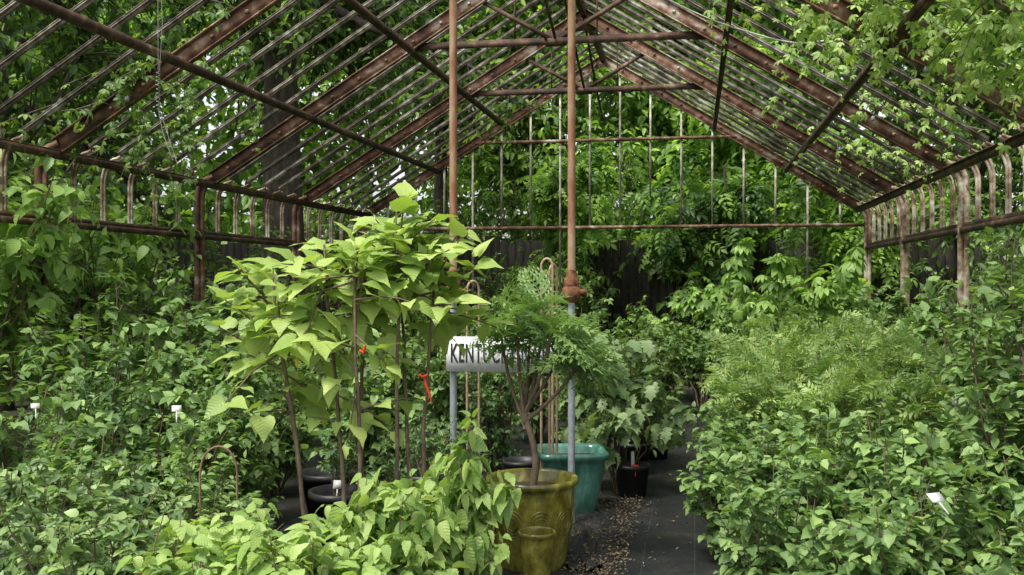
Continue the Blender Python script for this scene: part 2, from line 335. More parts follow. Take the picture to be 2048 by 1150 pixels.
# ============================================================ GREENHOUSE
XR,XL,XC=2.34,-5.13,-1.395; ZE,ZR=2.74,5.03; SL=(ZR-ZE)/(XR-XC)
TY=[2.05,4.70,7.35,10.0,12.65,15.3]
def roofz(x): return ZR-abs(x-XC)*SL
gh=empty('greenhouse_frame')
raf=MB(); pur=MB(); bars=MB(); cur=MB(); posts=MB(); postl=MB(); truss=MB()
for sg,XE in ((1,XR),(-1,XL)):
    XP=XE+sg*.14
    nrmv=(sg*SL,0,1)
    for ty in TY:
        a=(XC,ty,ZR);b=(XE,ty,ZE)
        beam(raf,a,b,.022,.12,up=nrmv)
        o=np.array(nrm(np.array(nrmv)))*.065
        beam(raf,np.array(a)+o,np.array(b)+o,.08,.012,up=nrmv)
        beam(raf,np.array(a)-o,np.array(b)-o,.05,.012,up=nrmv)
        for q in np.linspace(.08,.95,12):
            c=np.array(a)*(1-q)+np.array(b)*q
            box(raf,(c[0],ty-.017,c[2]),(.03,.012,.03))
    def curvepath(y,zend):
        pts=[(XE-sg*.02,y,ZE+.03)]
        for q in np.linspace(0,1,7):
            an=q*PI/2
            pts.append((XE+sg*(.02+.15*math.sin(an)),y,ZE-.22+.22*math.cos(an)+.01))
        pts.append((XE+sg*.17,y,zend)); return pts
    def sweep(mb,pts,wy,hn):
        P=np.array(pts); T=nrm(np.gradient(P,axis=0)); Nn=np.stack([-T[:,2],0*T[:,0],T[:,0]],1)
        V=[]
        for p,n_ in zip(P,Nn):
            for a,b in ((-1,-1),(1,-1),(1,1),(-1,1)): V.append(p+np.array([0,wy/2*a,0])+n_*hn/2*b)
        F=[]
        for i in range(len(P)-1):
            for c in range(4): F.append((i*4+c,i*4+(c+1)%4,i*4+4+(c+1)%4,i*4+4+c))
        mb.add(V,F,0)
    for ty in TY:
        pm=posts if sg>0 else postl
        sweep(pm,curvepath(ty,0.0),.075,.045)
        sweep(pm,[(p[0]-sg*.045,p[1],p[2]-.02) for p in curvepath(ty,0.0)],.02,.06)
    yb=np.arange(TY[0],TY[-1],.4417)
    for i,y in enumerate(yb):
        if i%6==0: continue
        jit=R0.normal()*.012; up_=np.array(nrm(np.array(nrmv)))
        a=np.array((XC+sg*.03,y+jit,ZR+.05)); b=np.array((XE,y+R0.normal()*.012,ZE+.05))
        beam(bars,a,b,.015,.042,up=nrmv); beam(bars,a+up_*.005,b+up_*.005,.036,.010,up=nrmv)
        beam(bars,a+up_*.024,b+up_*.024,.024,.006,up=nrmv)
        sweep(cur,curvepath(y,2.14),.036,.02)
        sweep(cur,[(p[0]-sg*.02,p[1],p[2]-.012) for p in curvepath(y,2.14)],.014,.03)
    def lng(mb,x,z,w,h): beam(mb,(x,TY[0],z),(x,TY[-1],z),w,h)
    lng(pur,XE,ZE-.07,.05,.06); lng(pur,XE+sg*.0,ZE-.035,.09,.010)
    lng(pur,XP+sg*.0,2.12,.07,.05); lng(pur,XP,2.16,.02,.05)
    lng(pur,XP,.55,.06,.05)
    for xx in ((1.30,.26) if sg>0 else (-3.96,-2.87)):
        zz=roofz(xx)-.10; lng(pur,xx,zz,.012,.055); lng(pur,xx+sg*.025,zz-.03,.04,.010)
beam(pur,(XC,TY[0],ZR+.05),(XC,TY[-1],ZR+.05),.06,.16)
for ty in TY:
    zc=4.07; hx=(ZR-zc)/SL
    if ty<15:
        beam(truss,(XC-hx,ty+.02,zc),(XC+hx,ty+.02,zc),.012,.07); beam(truss,(XC-hx,ty+.05,zc+.037),(XC+hx,ty+.05,zc+.037),.06,.010)
        box(truss,(XC,ty+.03,zc+.03),(.2,.014,.16)); 
        for s in (-1,1):
            beam(truss,(XC,ty+.035,zc),(XC+s*.78,ty+.035,roofz(XC+s*.78)-.03),.04,.04,up=(0,1,0))
            beam(truss,(XC+s*.42,ty+.04,zc),(XC+s*.42,ty+.04,roofz(XC+.42)-.05),.012,.04)
            box(truss,(XC+s*(hx-.05),ty+.03,zc+.02),(.26,.012,.13))
        box(truss,(XC,ty+.03,ZR-.1),(.3,.014,.2))
for i in range(2,5):
    y0,y1=TY[i],TY[i+1]
    tube(truss,[(XC,y0,ZR-.05),(XC,(y0+y1)/2,4.5),(XC,y1,4.1)],[[.016]*3],6,0)
    tube(truss,[(XC-.1,y1,ZR-.05),(XC-.1,(y0+y1)/2,4.5),(XC-.1,y0,4.1)],[[.016]*3],6,0)
gb=MB(); gr=MB(); yg=TY[-1]
for i,x in enumerate(np.arange(XL+.3,XR,.462)):
    zt=roofz(x)-.06; zb=2.46
    if i in (6,14): zb=1.5
    if i in (3,): zb=1.3
    if i in (9,): zb=2.9
    if zt>zb: box(gb,(x,yg+.02,(zt+zb)/2),(.028,.035,zt-zb))
beam(gr,(XL-.1,yg,2.46),(XR+.1,yg,2.46),.05,.05)
hx=(ZR-3.8)/SL; beam(gr,(XC-hx,yg,3.8),(XC+hx,yg,3.8),.04,.045)
raf.obj('rafters',[M_rust],gh,False); pur.obj('purlins',[M_rustd],gh,False); bars.obj('glazing_bars',[M_bar],gh,False)
cur.obj('curved_eave_bars',[M_curve],gh,False); posts.obj('side_posts',[M_curve],gh,False); postl.obj('rusted_side_posts',[M_rust],gh,False); truss.obj('truss_ties',[M_rustd],gh,False)
gb.obj('gable_bars',[M_gab],gh,False); gr.obj('gable_rails',[M_rust],gh,False)

for cx in (-1.62,-.81):
    col=empty('support_column',(cx,6.6,0)); mb=MB()
    tube(mb,[(0,0,1.7),(0,0,3),(0,0,roofz(cx)-.02)],[[.026]*3],16,0); mb.obj('upper_pipe',[M_pipe],col)
    mb=MB(); lathe(mb,[(.0,1.60),(.045,1.60),(.05,1.61),(.05,1.66),(.034,1.68),(.034,1.71),(.03,1.72),(.0,1.72)],(0,0,0),20)
    lathe(mb,[(0.03,1.50),(.055,1.52),(.068,1.555),(.064,1.595),(.045,1.61)],(0,0,0),20); tube(mb,[(.02,0,1.57),(.085,-.02,1.57),(.1,-.02,1.575)],[[.022,.02,.026]],8,0,)
    mb.obj('cast_coupling',[M_iron],col)
    mb=MB(); tube(mb,[(0,0,0),(0,0,.8),(0,0,1.53)],[[.024]*3],16,0); mb.obj('lower_pipe',[M_galv],col)
mb=MB(); beam(mb,(-2.3,6.6,4.42),(-.5,6.6,4.42),.05,.06); mb.obj('column_crosshead',[M_rustd],gh,False)

# sign
sg_=empty('plant_sign',(-1.215,6.55,1.15)); mb=MB(); box(mb,(0,0,0),(.88,.016,.235)); 
ob=mb.obj('board',[M_sign],sg_,False)
def text(body,loc,size,mat,parent,rot=(PI/2,0,0),name='lettering',width=None):
    c=bpy.data.curves.new('t','FONT'); c.body=body; c.size=size; c.align_x='CENTER'; c.align_y='CENTER'; c.extrude=.001; c.space_character=1.12; c.offset=.003
    o=bpy.data.objects.new('t',c); COL.objects.link(o); dg=bpy.context.evaluated_depsgraph_get(); dg.update()
    me=bpy.data.meshes.new_from_object(o.evaluated_get(dg)); bpy.data.objects.remove(o)
    o=bpy.data.objects.new(name,me); COL.objects.link(o); me.materials.clear(); me.materials.append(mat)
    w=max(v.co.x for v in me.vertices)-min(v.co.x for v in me.vertices)
    o.scale=(width/w,1,1); o.rotation_euler=rot; o.location=loc; o.parent=parent; return o
text('KENTUCKY NATIVES',(0,-.0105,.0),.18,M_letter,sg_,width=.82)

# cord / wires
mb=MB(); P=np.array([(-1.9,7.2,4.75),(-1.2,7.6,4.35),(-.6,8.2,4.15),(.1,8.6,3.85),(.8,8.8,3.66),(1.1,8.8,3.68)])
tt=np.linspace(0,5,31); P=np.stack([np.interp(tt,range(6),P[:,i]) for i in range(3)],1); P=np.apply_along_axis(lambda a:np.convolve(np.pad(a,2,'edge'),np.ones(5)/5,'valid'),0,P)
tube(mb,P,[[.007]*31],5,0); mb.obj('hanging_cord',[M_cord])
wi=empty('wire_tensioner',(-3.4,5.9,0)); mb=MB()
s=np.linspace(0,1,60); coil=np.stack([.012*np.cos(s*60),.012*np.sin(s*60),3.0-.25*s],1)
tube(mb,coil,[[.003]*60],4,0); tube(mb,[(0,0,3.6),(0,0,3.3),(0,0,3.0)],[[.0025]*3],4,0); tube(mb,[(0.02,0,3.6),(0.03,0,3.3),(.01,0,3.0)],[[.0025]*3],4,0)
tube(mb,[(0,0,2.75),(.03,0,2.6),(.1,0,2.42)],[[.0025]*3],4,0); tube(mb,[(0.01,0,2.75),(.06,0,2.6),(.13,0,2.40)],[[.0025]*3],4,0); mb.obj('wires',[M_wire],wi)
sl=empty('string_lights'); mb=MB(); cb=MB()
for sgx in (-1,1):
    x0=XC+sgx*2.9
    pts=[]
    for y in np.linspace(5,15,26):
        z=roofz(x0)-.16-.03*math.sin(y*3); pts.append((x0,y,z))
    tube(cb,pts,[[.004]*26],4,0)
    for p in pts[::5]:
        lathe(mb,[(0,-.05),(.014,-.044),(.02,-.03),(.015,-.012),(.009,0),(0,0)],p,10)
mb.obj('bulbs',[M_glass],sl); cb.obj('cable',[M_black],sl)

# ============================================================ GROUND
def plane(name,x0,x1,y0,y1,z,mat):
    mb=MB(); mb.add([(x0,y0,z),(x1,y0,z),(x1,y1,z),(x0,y1,z)],[(0,1,2,3)],0); return mb.obj(name,[mat],None,False)
M_ground=noisemat('woodland_soil',[(.3,(.02,.016,.01)),(.5,(.05,.04,.024)),(.7,(.04,.06,.02))],scale=1.5,detail=8,rough=.95,bump=.5)
plane('ground',-150,150,-60,240,0,M_ground)
def fabric():
    m,nt,out=mk('landscape_fabric'); L=nt.links
    tc=N(nt,'ShaderNodeTexCoord')
    n1=N(nt,'ShaderNodeTexNoise',Scale=1.9,Detail=9.0,Roughness=.72); L.new(tc.outputs['Object'],n1.inputs['Vector'])
    n2=N(nt,'ShaderNodeTexNoise',Scale=45.0,Detail=5.0,Roughness=.7); L.new(tc.outputs['Object'],n2.inputs['Vector'])
    s=mathn(nt,'ADD',mathn(nt,'MULTIPLY',n1.outputs['Fac'],.7),mathn(nt,'MULTIPLY',n2.outputs['Fac'],.3))
    r=ramp(nt,[(.38,(.009,.010,.010)),(.50,(.019,.020,.020)),(.58,(.036,.034,.028)),(.68,(.12,.095,.065))]); L.new(s,r.inputs[0])
    sp=N(nt,'ShaderNodeSeparateXYZ'); L.new(tc.outputs['Object'],sp.inputs[0])
    ln=mathn(nt,'LESS_THAN',mathn(nt,'PINGPONG',sp.outputs[0],.15),.003)
    mx=N(nt,'ShaderNodeMixRGB'); L.new(mathn(nt,'MULTIPLY',ln,.25),mx.inputs[0]); L.new(r.outputs[0],mx.inputs[1]); mx.inputs[2].default_value=(.09,.10,.09,1)
    p=N(nt,'ShaderNodeBsdfPrincipled',Roughness=.6); p.inputs['Specular IOR Level'].default_value=.25; L.new(mx.outputs[0],p.inputs['Base Color'])
    b=N(nt,'ShaderNodeBump',Strength=.6,Distance=.03); L.new(s,b.inputs['Height']); L.new(b.outputs[0],p.inputs['Normal'])
    L.new(p.outputs[0],out.inputs[0]); return m
M_fab=fabric()
plane('path',-5.2,2.45,1.0,15.2,.004,M_fab)
mb=MB(); rng=np.random.default_rng(3); n=4600
pos=np.stack([rng.normal(-.68,.24,n),rng.normal(6.1,1.1,n),np.full(n,.008)],1)
cl=rng.integers(0,26,n); cc=np.stack([rng.normal(-.6,.15,26),rng.uniform(5,7.5,26)],1)
q=rng.random(n)<.7; pos[q,:2]=cc[cl[q]]+rng.normal(size=(q.sum(),2))*.11
sel=rng.random(n)<np.where(pos[:,0]>-.38,.07,.9); pos=pos[sel];n=len(pos); pos[:,2]+=rng.random(n)*.03
put_leaves(mb,rng,[L_nar2,L_simple],pos,rng.normal(size=(n,3))*[1,1,.15],np.array([0,0,1.])+rng.normal(size=(n,3))*.4,rng.uniform(.01,.028,n),0)
m_=170; pos=np.stack([rng.uniform(-.7,.4,m_),rng.uniform(4.5,12,m_),np.full(m_,.012)],1)
put_leaves(mb,rng,[L_simple],pos,rng.normal(size=(m_,3))*[1,1,.1],np.array([0,0,1.])+rng.normal(size=(m_,3))*.3,rng.uniform(.015,.04,m_),0)
mb.obj('leaf_litter',[M_litter])
mb=MB(); rng=np.random.default_rng(8); gx=np.linspace(-.85,-.45,16); gy=np.linspace(5.6,7.0,26)
V=[(x+rng.normal()*.012,y+rng.normal()*.01,.008+abs(rng.normal())*.03*math.sin(PI*(i+.0)/15)) for j,y in enumerate(gy) for i,x in enumerate(gx)]
F=[(j*16+i,j*16+i+1,j*16+17+i,j*16+16+i) for j in range(25) for i in range(15)]
mb.add(V,F,0); mb.obj('crumpled_fabric',[M_fab])

fe=MB(); x=-12.0
while x<10:
    w=.14; h=2.35+R0.normal()*.03; box(fe,(x,17.3+R0.normal()*.004,h/2),(w-.008,.022,h)); x+=w
for z in (.4,1.2,2.0): beam(fe,(-12,17.34,z),(10,17.34,z),.04,.09)
fe.obj('wooden_fence',[M_fence],None,False)

# ============================================================ TREES
def tree(name,x,y,h,tr,cr,seed,n_l=16,n_b=9,n_t=9,lv=9,ls=.14,mat=M_tree,z0=.2,tpl=[L_mini],limb=2.6,lean=(0,0),trunkh=.9,z1=1.0):
    rng=np.random.default_rng(seed); mb=MB()
    k=10; s=np.linspace(0,1,k)
    P=np.stack([lean[0]*s+np.cumsum(rng.normal(size=k))*.04,lean[1]*s+np.cumsum(rng.normal(size=k))*.04,s*h*trunkh],1); P[0]=0
    rad=tr*(1-.7*s); rad[0]*=1.25
    tube(mb,P,rad[None],12,1)
    A=spawn(rng,P[None],n_l,z0,z1,limb*1.1,.75,.25,.12,7,wob=.05,taper=.45)
    tube(mb,A,np.linspace(tr*.28,tr*.07,7)[None],6,1)
    B=spawn(rng,A,n_b,.2,1,limb*.5,.7,.15,.25,5,wob=.05); tube(mb,B,np.linspace(tr*.07,tr*.02,5)[None],4,1)
    T=spawn(rng,B,n_t,.1,1,limb*.26,.7,.1,.35,4); tube(mb,T,np.linspace(tr*.018,tr*.008,4)[None],3,1)
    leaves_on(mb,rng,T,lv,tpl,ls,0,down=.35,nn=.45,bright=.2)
    return mb.obj(name,[mat,M_bark],None,True,(x,y,0))
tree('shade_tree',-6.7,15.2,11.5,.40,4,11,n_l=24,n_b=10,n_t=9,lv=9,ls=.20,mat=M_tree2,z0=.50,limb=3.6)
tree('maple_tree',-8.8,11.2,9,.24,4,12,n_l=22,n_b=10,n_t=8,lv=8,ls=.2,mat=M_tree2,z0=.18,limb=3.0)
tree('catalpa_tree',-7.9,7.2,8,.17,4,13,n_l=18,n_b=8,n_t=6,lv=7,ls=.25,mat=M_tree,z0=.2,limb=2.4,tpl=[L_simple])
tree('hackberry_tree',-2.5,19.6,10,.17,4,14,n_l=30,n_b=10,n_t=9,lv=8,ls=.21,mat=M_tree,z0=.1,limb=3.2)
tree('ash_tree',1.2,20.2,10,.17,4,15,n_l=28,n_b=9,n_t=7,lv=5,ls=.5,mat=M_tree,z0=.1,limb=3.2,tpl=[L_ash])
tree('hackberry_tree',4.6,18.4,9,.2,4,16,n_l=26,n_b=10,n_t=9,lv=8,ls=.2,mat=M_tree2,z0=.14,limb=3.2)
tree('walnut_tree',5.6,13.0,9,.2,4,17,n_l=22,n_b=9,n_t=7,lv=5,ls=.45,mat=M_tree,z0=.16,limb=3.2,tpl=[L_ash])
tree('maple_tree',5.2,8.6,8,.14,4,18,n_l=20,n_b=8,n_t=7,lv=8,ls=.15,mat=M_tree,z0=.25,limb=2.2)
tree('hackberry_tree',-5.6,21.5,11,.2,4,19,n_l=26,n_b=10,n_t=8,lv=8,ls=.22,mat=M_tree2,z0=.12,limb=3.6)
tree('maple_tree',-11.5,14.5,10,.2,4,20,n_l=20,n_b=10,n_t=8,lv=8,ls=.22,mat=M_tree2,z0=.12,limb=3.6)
tree('maple_tree',-.6,24.0,12,.2,4,21,n_l=30,n_b=10,n_t=8,lv=8,ls=.25,mat=M_tree,z0=.12,limb=4.2)
tree('ash_sapling',.6,16.4,3.9,.05,4,22,n_l=14,n_b=5,n_t=4,lv=4,ls=.34,mat=M_tree2,z0=.3,limb=1.3,tpl=[L_ash])
tree('ash_sapling',-1.9,16.5,3.6,.05,4,23,n_l=14,n_b=5,n_t=4,lv=4,ls=.34,mat=M_tree,z0=.35,limb=1.2,tpl=[L_ash])
tree('ash_sapling',2.2,16.3,4.2,.05,4,24,n_l=14,n_b=5,n_t=4,lv=4,ls=.34,mat=M_tree,z0=.25,limb=1.4,tpl=[L_ash])
mb=MB(); rng=np.random.default_rng(77); n=100000
nb=400; ba=rng.uniform(-1.35,1.25,nb); br=rng.uniform(27,34,nb); bz=rng.random(nb)*np.where(ba<-.35,12.5,16); c=rng.integers(0,nb,n)
cen=np.stack([np.sin(ba)*br-1,np.cos(ba)*br,bz],1)
pos=cen[c]+rdir(rng,n)*(rng.random(n)**.4*2.4)[:,None]*[1,1,.8]; pos[:,2]=np.abs(pos[:,2])
put_leaves(mb,rng,[L_mini],pos,rng.normal(size=(n,3))+[0,0,-.5],np.array([0,0,1.])+rng.normal(size=(n,3))*.5,rng.uniform(.28,.5,n),0)
mb.obj('distant_trees',[M_tree,M_bark])

# ============================================================ PLANTS
hd=variants('hedge_shrub',[M_mid,M_twig],2,seed=100,h=2.6,r=.95,n_st=26,tw=12,lv=9,tpls=[L_simple],ls=.13,twl=.4,t0=.15,down=.35,sr=.012,dome=.2)
hdd=variants('shade_shrub',[M_dark,M_twig],2,seed=140,h=2.3,r=.9,n_st=26,tw=12,lv=9,tpls=[L_simple],ls=.11,twl=.38,t0=.1,down=.3,sr=.012,dome=.25)
for x,y,sc in [(-6.3,14,1),(-6.2,12.3,.95),(-6.5,10.4,1.05),(-6.3,8.9,1.0),(-6.4,7.4,1.05),(-6.3,6.0,1.1),(3.5,13.4,.95),(3.5,11.6,1),(3.5,9.8,.95),(3.6,8.0,1.0),(3.6,6.3,1.0),(-4.6,16.3,.95),(-3.2,16.4,.85),(-2.0,16.4,.8),(1.4,16.5,.85),(2.3,16.3,.95)]:
    plant('hedge_shrub',(hd if R0.random()<.5 else hdd)[R0.integers(2)],x,y,sc)
for x in np.arange(-7,6,1.5): plant('woodland_shrub',(hd)[R0.integers(2)],x+R0.normal()*.2,18.6,1.25+R0.random()*.3)
mb=shrub_mb(31,3.1,1.0,16,12,7,[L_horn,L_simple],.18,None,twl=.5,t0=.35,down=.35,sr=.014,droop=.4,dome=.1,nn=.5)
me=mb.mesh('mulberry_bush',[M_pal,M_twig]); plant('mulberry_bush',me,-5.7,7.0,1,rz=0); plant('mulberry_bush',me,-5.95,9.3,1.0,rz=2.2)
lf=variants('nursery_shrub',[M_mid,M_twig],3,seed=200,h=1.5,r=.5,n_st=22,tw=11,lv=9,tpls=[L_simple,L_round],ls=.085,twl=.24,t0=.15,down=.2)
ld=variants('nursery_shrub',[M_dark,M_twig],2,seed=260,h=1.5,r=.5,n_st=22,tw=11,lv=9,tpls=[L_simple],ls=.08,twl=.24,t0=.12,down=.2)
lh=variants('nursery_shrub',[M_vib,M_twig],2,seed=280,h=1.5,r=.5,n_st=20,tw=10,lv=8,tpls=[L_round,L_vib],ls=.10,twl=.26,t0=.15,down=.25)
for x,y,sc in [(-4.6,8.0,1.3),(-4.55,7.0,1.3),(-4.3,9.2,1.25),(-4.5,10.4,1.2),(-4.6,11.8,1.15),(-4.5,13.2,1.1),(-3.7,10.6,1.0),(-3.5,12.2,1.05),(-2.6,13.4,1.05),(-1.6,13.8,1.0),(-.7,14,1.05),(.1,13.6,1.1),(-3.9,7.6,1.1),(-3.8,6.4,1.05),(-4.4,5.7,1.1),
               (-3.2,8.6,.95),(-3.2,7.2,.92),(-2.9,6.1,.85),(-3.5,5.4,.88),(-2.6,7.9,.95),(-2.3,9.2,.95),(-2.3,7.1,.9),(-1.7,8.4,.9),(-1.6,10,.98),(-1.0,11.4,1.0),(-1.0,9.0,.85),(-.5,12.3,1.02),(-2.4,11.2,1.0)]:
    g=R0.random(); plant('nursery_shrub',(lf if g<.4 else lh if g<.7 else ld)[R0.integers(2)],x,y,sc)
for x,y,sc in [(-2.85,5.0,.82),(-3.3,4.6,.82),(-2.75,5.6,.82),(-2.55,4.5,.72),(-2.9,4.0,.76)]:
    plant('nursery_shrub',(lf if R0.random()<.5 else lh)[R0.integers(2)],x,y,sc)
bl=variants('blueberry_bush',[M_blue,M_twig],2,seed=300,h=1.08,r=.42,n_st=24,tw=10,lv=11,tpls=[L_simple,L_round],ls=.06,twl=.17,t0=.15,down=.05,sr=.006)
for x,y,sc in [(-2.15,3.3,1),(-1.9,3.0,.93),(-2.55,3.7,1.02),(-2.15,4.0,.9),(-1.8,3.7,.78)]: plant('blueberry_bush',bl[R0.integers(2)],x,y,sc)
hb=variants('hornbeam_shrub',[M_horn,M_twig],3,seed=330,h=1.0,r=.38,n_st=24,tw=9,lv=7,tpls=[L_horn,L_horn2],ls=.105,twl=.2,t0=.3,down=.4,sr=.006,dome=.3,hmin=.7)
for x,y,sc,wx in [(-1.58,3.0,.88,1),(-1.25,2.95,.88,1),(-1.38,3.3,.92,1),(-.94,3.72,1.10,.62),(-1.0,3.05,.84,.85),(-1.12,3.4,.95,.9),(-1.42,2.85,.84,1)]: plant('hornbeam_shrub',hb[R0.integers(3)],x,y,sc,wx=wx)
# lime heart-leaf saplings
rng=np.random.default_rng(41); mb=MB()
sp=[((-.12,-.1),(-.34,0),1.66),((.05,-.05),(-.14,.05),1.82),((.17,-.25),(.10,-.1),1.80),((.22,0),(.26,.1),1.80),((.36,.1),(.44,.15),1.74),((.0,.2),(.02,.3),1.88),((-.2,.15),(-.45,.2),1.56),((.3,.2),(.2,.3),1.84)]
S=[]
for (bx,by),(tx,ty_),hh in sp:
    s=np.linspace(0,1,12); S.append(np.stack([bx+(tx-bx)*s**1.3+np.cumsum(rng.normal(size=12))*.006,by+(ty_-by)*s+np.cumsum(rng.normal(size=12))*.006,hh*s],1))
S=np.array(S); tube(mb,S,np.linspace(.014,.006,12)[None],7,1)
Ta=spawn(rng,S[[0,1,2,5,6]],11,.72,1,.34,.8,.16,.15,5,wob=.03,taper=0)
Tb=spawn(rng,S[[3,4,7]],10,.85,1,.36,.8,.2,.1,5,wob=.03,taper=0)
T=np.concatenate([Ta,Tb]); tube(mb,T,np.linspace(.006,.003,5)[None],5,1)
T2=spawn(rng,S[:3],4,.5,.72,.26,.8,.2,.15,5,taper=0); tube(mb,T2,np.linspace(.005,.002,5)[None],4,1)
leaves_on(mb,rng,T,6,[L_heart,L_heart2],.16,0,s0=.3,down=.03,nn=.22,fwd=.5,side=.8,nb=(.05,-.2,0))
leaves_on(mb,rng,T2,3,[L_heart,L_heart2],.13,0,s0=.4,down=.3,nn=.25,fwd=.5,nb=(0,-.3,0))
mb.obj('catalpa_sapling',[M_big,M_twig],None,True,(-1.64,4.5,0))

# pots
def pot_round(name,loc,r,h,mat,soilz=.85,rb=None,belly=1.0):
    rb=rb or r*.62; e=empty(name,loc); mb=MB()
    pr=[(0,0),(rb,0),(rb*1.03,.02*h)]
    for t in np.linspace(.1,.88,10): pr.append((rb+(r*.93*belly-rb)*math.sin(t/.88*PI/2)**.9,h*t))
    pr+=[(r*.93,h*.90),(r,h*.925),(r*1.02,h*.96),(r,h),(r*.93,h),(r*.9,h*.97),(r*.86,h*.8)]
    lathe(mb,pr,(0,0,0),48); mb.obj('body',[mat],e)
    mb=MB(); lathe(mb,[(r*.88,h*soilz),(r*.5,h*soilz+.01),(0,h*soilz+.015)],(0,0,0),32); mb.obj('soil',[M_soil],e); return e
pot=pot_round('olive_glazed_pot',(-.93,5.70,0),.265,.51,M_olive,rb=.19)
pot_round('small_olive_pot',(-.83,5.25,0),.10,.31,M_olive,soilz=.8)
mb=MB()
for i in range(9):
    a=i*2*PI/9+.2
    for rr in (.07,.052,.034):
        P=[]
        for q in np.linspace(0,2*PI,21):
            aa=a+rr*math.cos(q)/.245; zz=.28+rr*math.sin(q)*1.1; 
            rad=.19+(.2465-.19)*math.sin(min(zz/.51/.88,1)*PI/2)**.9
            P.append((rad*math.cos(aa),rad*math.sin(aa),zz))
        tube(mb,P,[[.0035]*21],5,0)
mb.obj('relief_pattern',[M_olive],pot)
te=empty('teal_square_pot',(-.87,7.05,0)); te.rotation_euler=(0,0,.25); te.scale=(.93,.93,.95); mb=MB()
lathe(mb,[(0,0),(.155,0),(.17,.02),(.21,.2),(.235,.38),(.24,.41),(.265,.425),(.27,.45),(.262,.47),(.24,.47),(.225,.44),(.21,.3)],(0,0,0),64,0,square=7)
mb.obj('body',[M_tealg],te); mb=MB(); lathe(mb,[(.225,.40),(0,.41)],(0,0,0),32,0,square=7); mb.obj('soil',[M_soil],te)
bp=MB(); lathe(bp,[(0,0),(.10,0),(.125,.22),(.135,.22),(.135,.25),(.12,.25),(.112,.2)],(0,0,0),28); lathe(bp,[(.115,.21),(0,.215)],(0,0,0),20,1)
npm=bp.mesh('nursery_pot',[M_black,M_soil])
for x,y,sc in [(-.47,7.62,1.0),(-.52,8.5,1.1),(-.36,9.3,1.1),(-1.68,5.5,1.4),(-2.0,5.0,1.3),(-2.12,5.75,1.5),(-1.45,6.0,1.3),(-1.0,8.0,1.1),(-1.3,7.5,1.1),(-2.45,4.9,1.3),(-1.75,6.4,1.5),(-2.4,6.3,1.5),(1.5,7.3,1.1),(1.9,7.6,1.1),(-1.72,4.35,1.1),(-1.38,4.4,1.1)]:
    plant('nursery_pot',npm,x,y,sc)
gm=variants('potted_perennial',[M_dark,M_twig],2,seed=700,h=.75,r=.22,n_st=12,tw=6,lv=6,tpls=[L_simple],ls=.06,twl=.14,t0=.4,sr=.004)
for x,y in [(-2.12,5.75),(-1.75,6.4),(-1.68,5.5),(-1.45,6.0)]: plant('potted_perennial',gm[R0.integers(2)],x,y,.8,z=.28)
# cutleaf sumac in olive pot
rng=np.random.default_rng(52); mb=MB()
s=np.linspace(0,1,8)
tr=np.stack([.0+.03*np.sin(s*4)-.02*s,.0*s,.42+.46*s],1); tube(mb,tr,np.linspace(.022,.017,8)[None],8,1)
br=[]
for tx,ty_,tz in [(-.2,.05,1.42),(-.08,-.05,1.48),(.08,.02,1.52),(.22,.08,1.42),(.32,-.02,1.28),(-.02,.12,1.5),(.28,.12,1.2),(.14,-.1,1.4)]:
    st=tr[-1]-np.array([0,0,rng.random()*.1]); e=np.array([tx,ty_,tz]); m=(st+e)/2+np.array([tx*.25,0,-.03])
    q=np.linspace(0,1,7)[:,None]; br.append((1-q)**2*st+2*q*(1-q)*m+q*q*e)
br=np.array(br); tube(mb,br,np.linspace(.013,.006,7)[None],6,1)
leaves_on(mb,rng,br,13,[L_cut],.32,0,s0=.7,side=.9,fwd=.3,down=-.02,nn=.35)
mb.obj('cutleaf_sumac',[M_cutl,M_twig],None,True,(-.93,5.70,0))
mb=shrub_mb(61,1.32,.40,16,6,6,[L_oak],.17,None,twl=.22,t0=.5,down=.75,sr=.008,droop=.3)
mb.obj('oakleaf_hydrangea',[M_oak,M_twig],None,True,(-.55,7.75,0))
mb=shrub_mb(62,1.35,.42,20,9,8,[L_round],.085,None,twl=.22,t0=.3,down=.3)
mb.obj('nursery_shrub',[M_mid,M_twig],None,True,(-.5,8.7,0))
vb=variants('viburnum_bush',[M_vib,M_twig],3,seed=400,h=.98,r=.42,n_st=22,tw=9,lv=8,tpls=[L_vib,L_vib2,L_round],ls=.078,twl=.2,t0=.15,down=.15,sr=.006,dome=.3,hmin=.5)
for x,y,sc in [(.42,4.9,.92),(.95,4.7,1.0),(1.5,4.7,1.05),(.5,5.5,1.0),(1.05,5.4,1.08),(1.6,5.5,1.1),(.45,6.2,1.02),(1.0,6.2,1.08),(1.55,6.3,1.1),(.75,4.25,.85),(1.3,4.1,.88),(2.05,5.0,1.1),(.45,6.9,1.0),(1.7,3.9,.9),(.27,5.9,.8),(.3,7.5,.85)]:
    plant('viburnum_bush',vb[R0.integers(3)],x,y,sc)
ft=variants('dwarf_sumac',[M_sum,M_twig],3,seed=450,h=1.15,r=.5,n_st=20,tw=8,lv=6,tpls=[L_pin],ls=.20,twl=.2,t0=.35,down=.0,sr=.007,dome=.25,side=.8,fwd=.6,nn=.6,hmin=.45)
for x,y,sc in [(.55,7.8,.95),(1.2,7.5,1.0),(1.8,7.2,1.0),(.7,8.8,1.05),(1.35,8.6,1.1),(2.0,8.4,1.15),(.9,9.8,1.15),(1.7,9.8,1.2),(.6,10.8,1.1),(1.4,11.2,1.25)]:
    plant('dwarf_sumac',ft[R0.integers(3)],x,y,sc)
for x,y,sc in [(2.1,11.2,1.1),(2.0,12.4,1.1),(1.2,13.6,1.0),(2.0,13.8,1.1),(.35,12.6,.9),(2.15,9.6,1.1),(2.1,7.7,1.0)]:
    plant('nursery_shrub',lh[R0.integers(2)],x,y,sc)
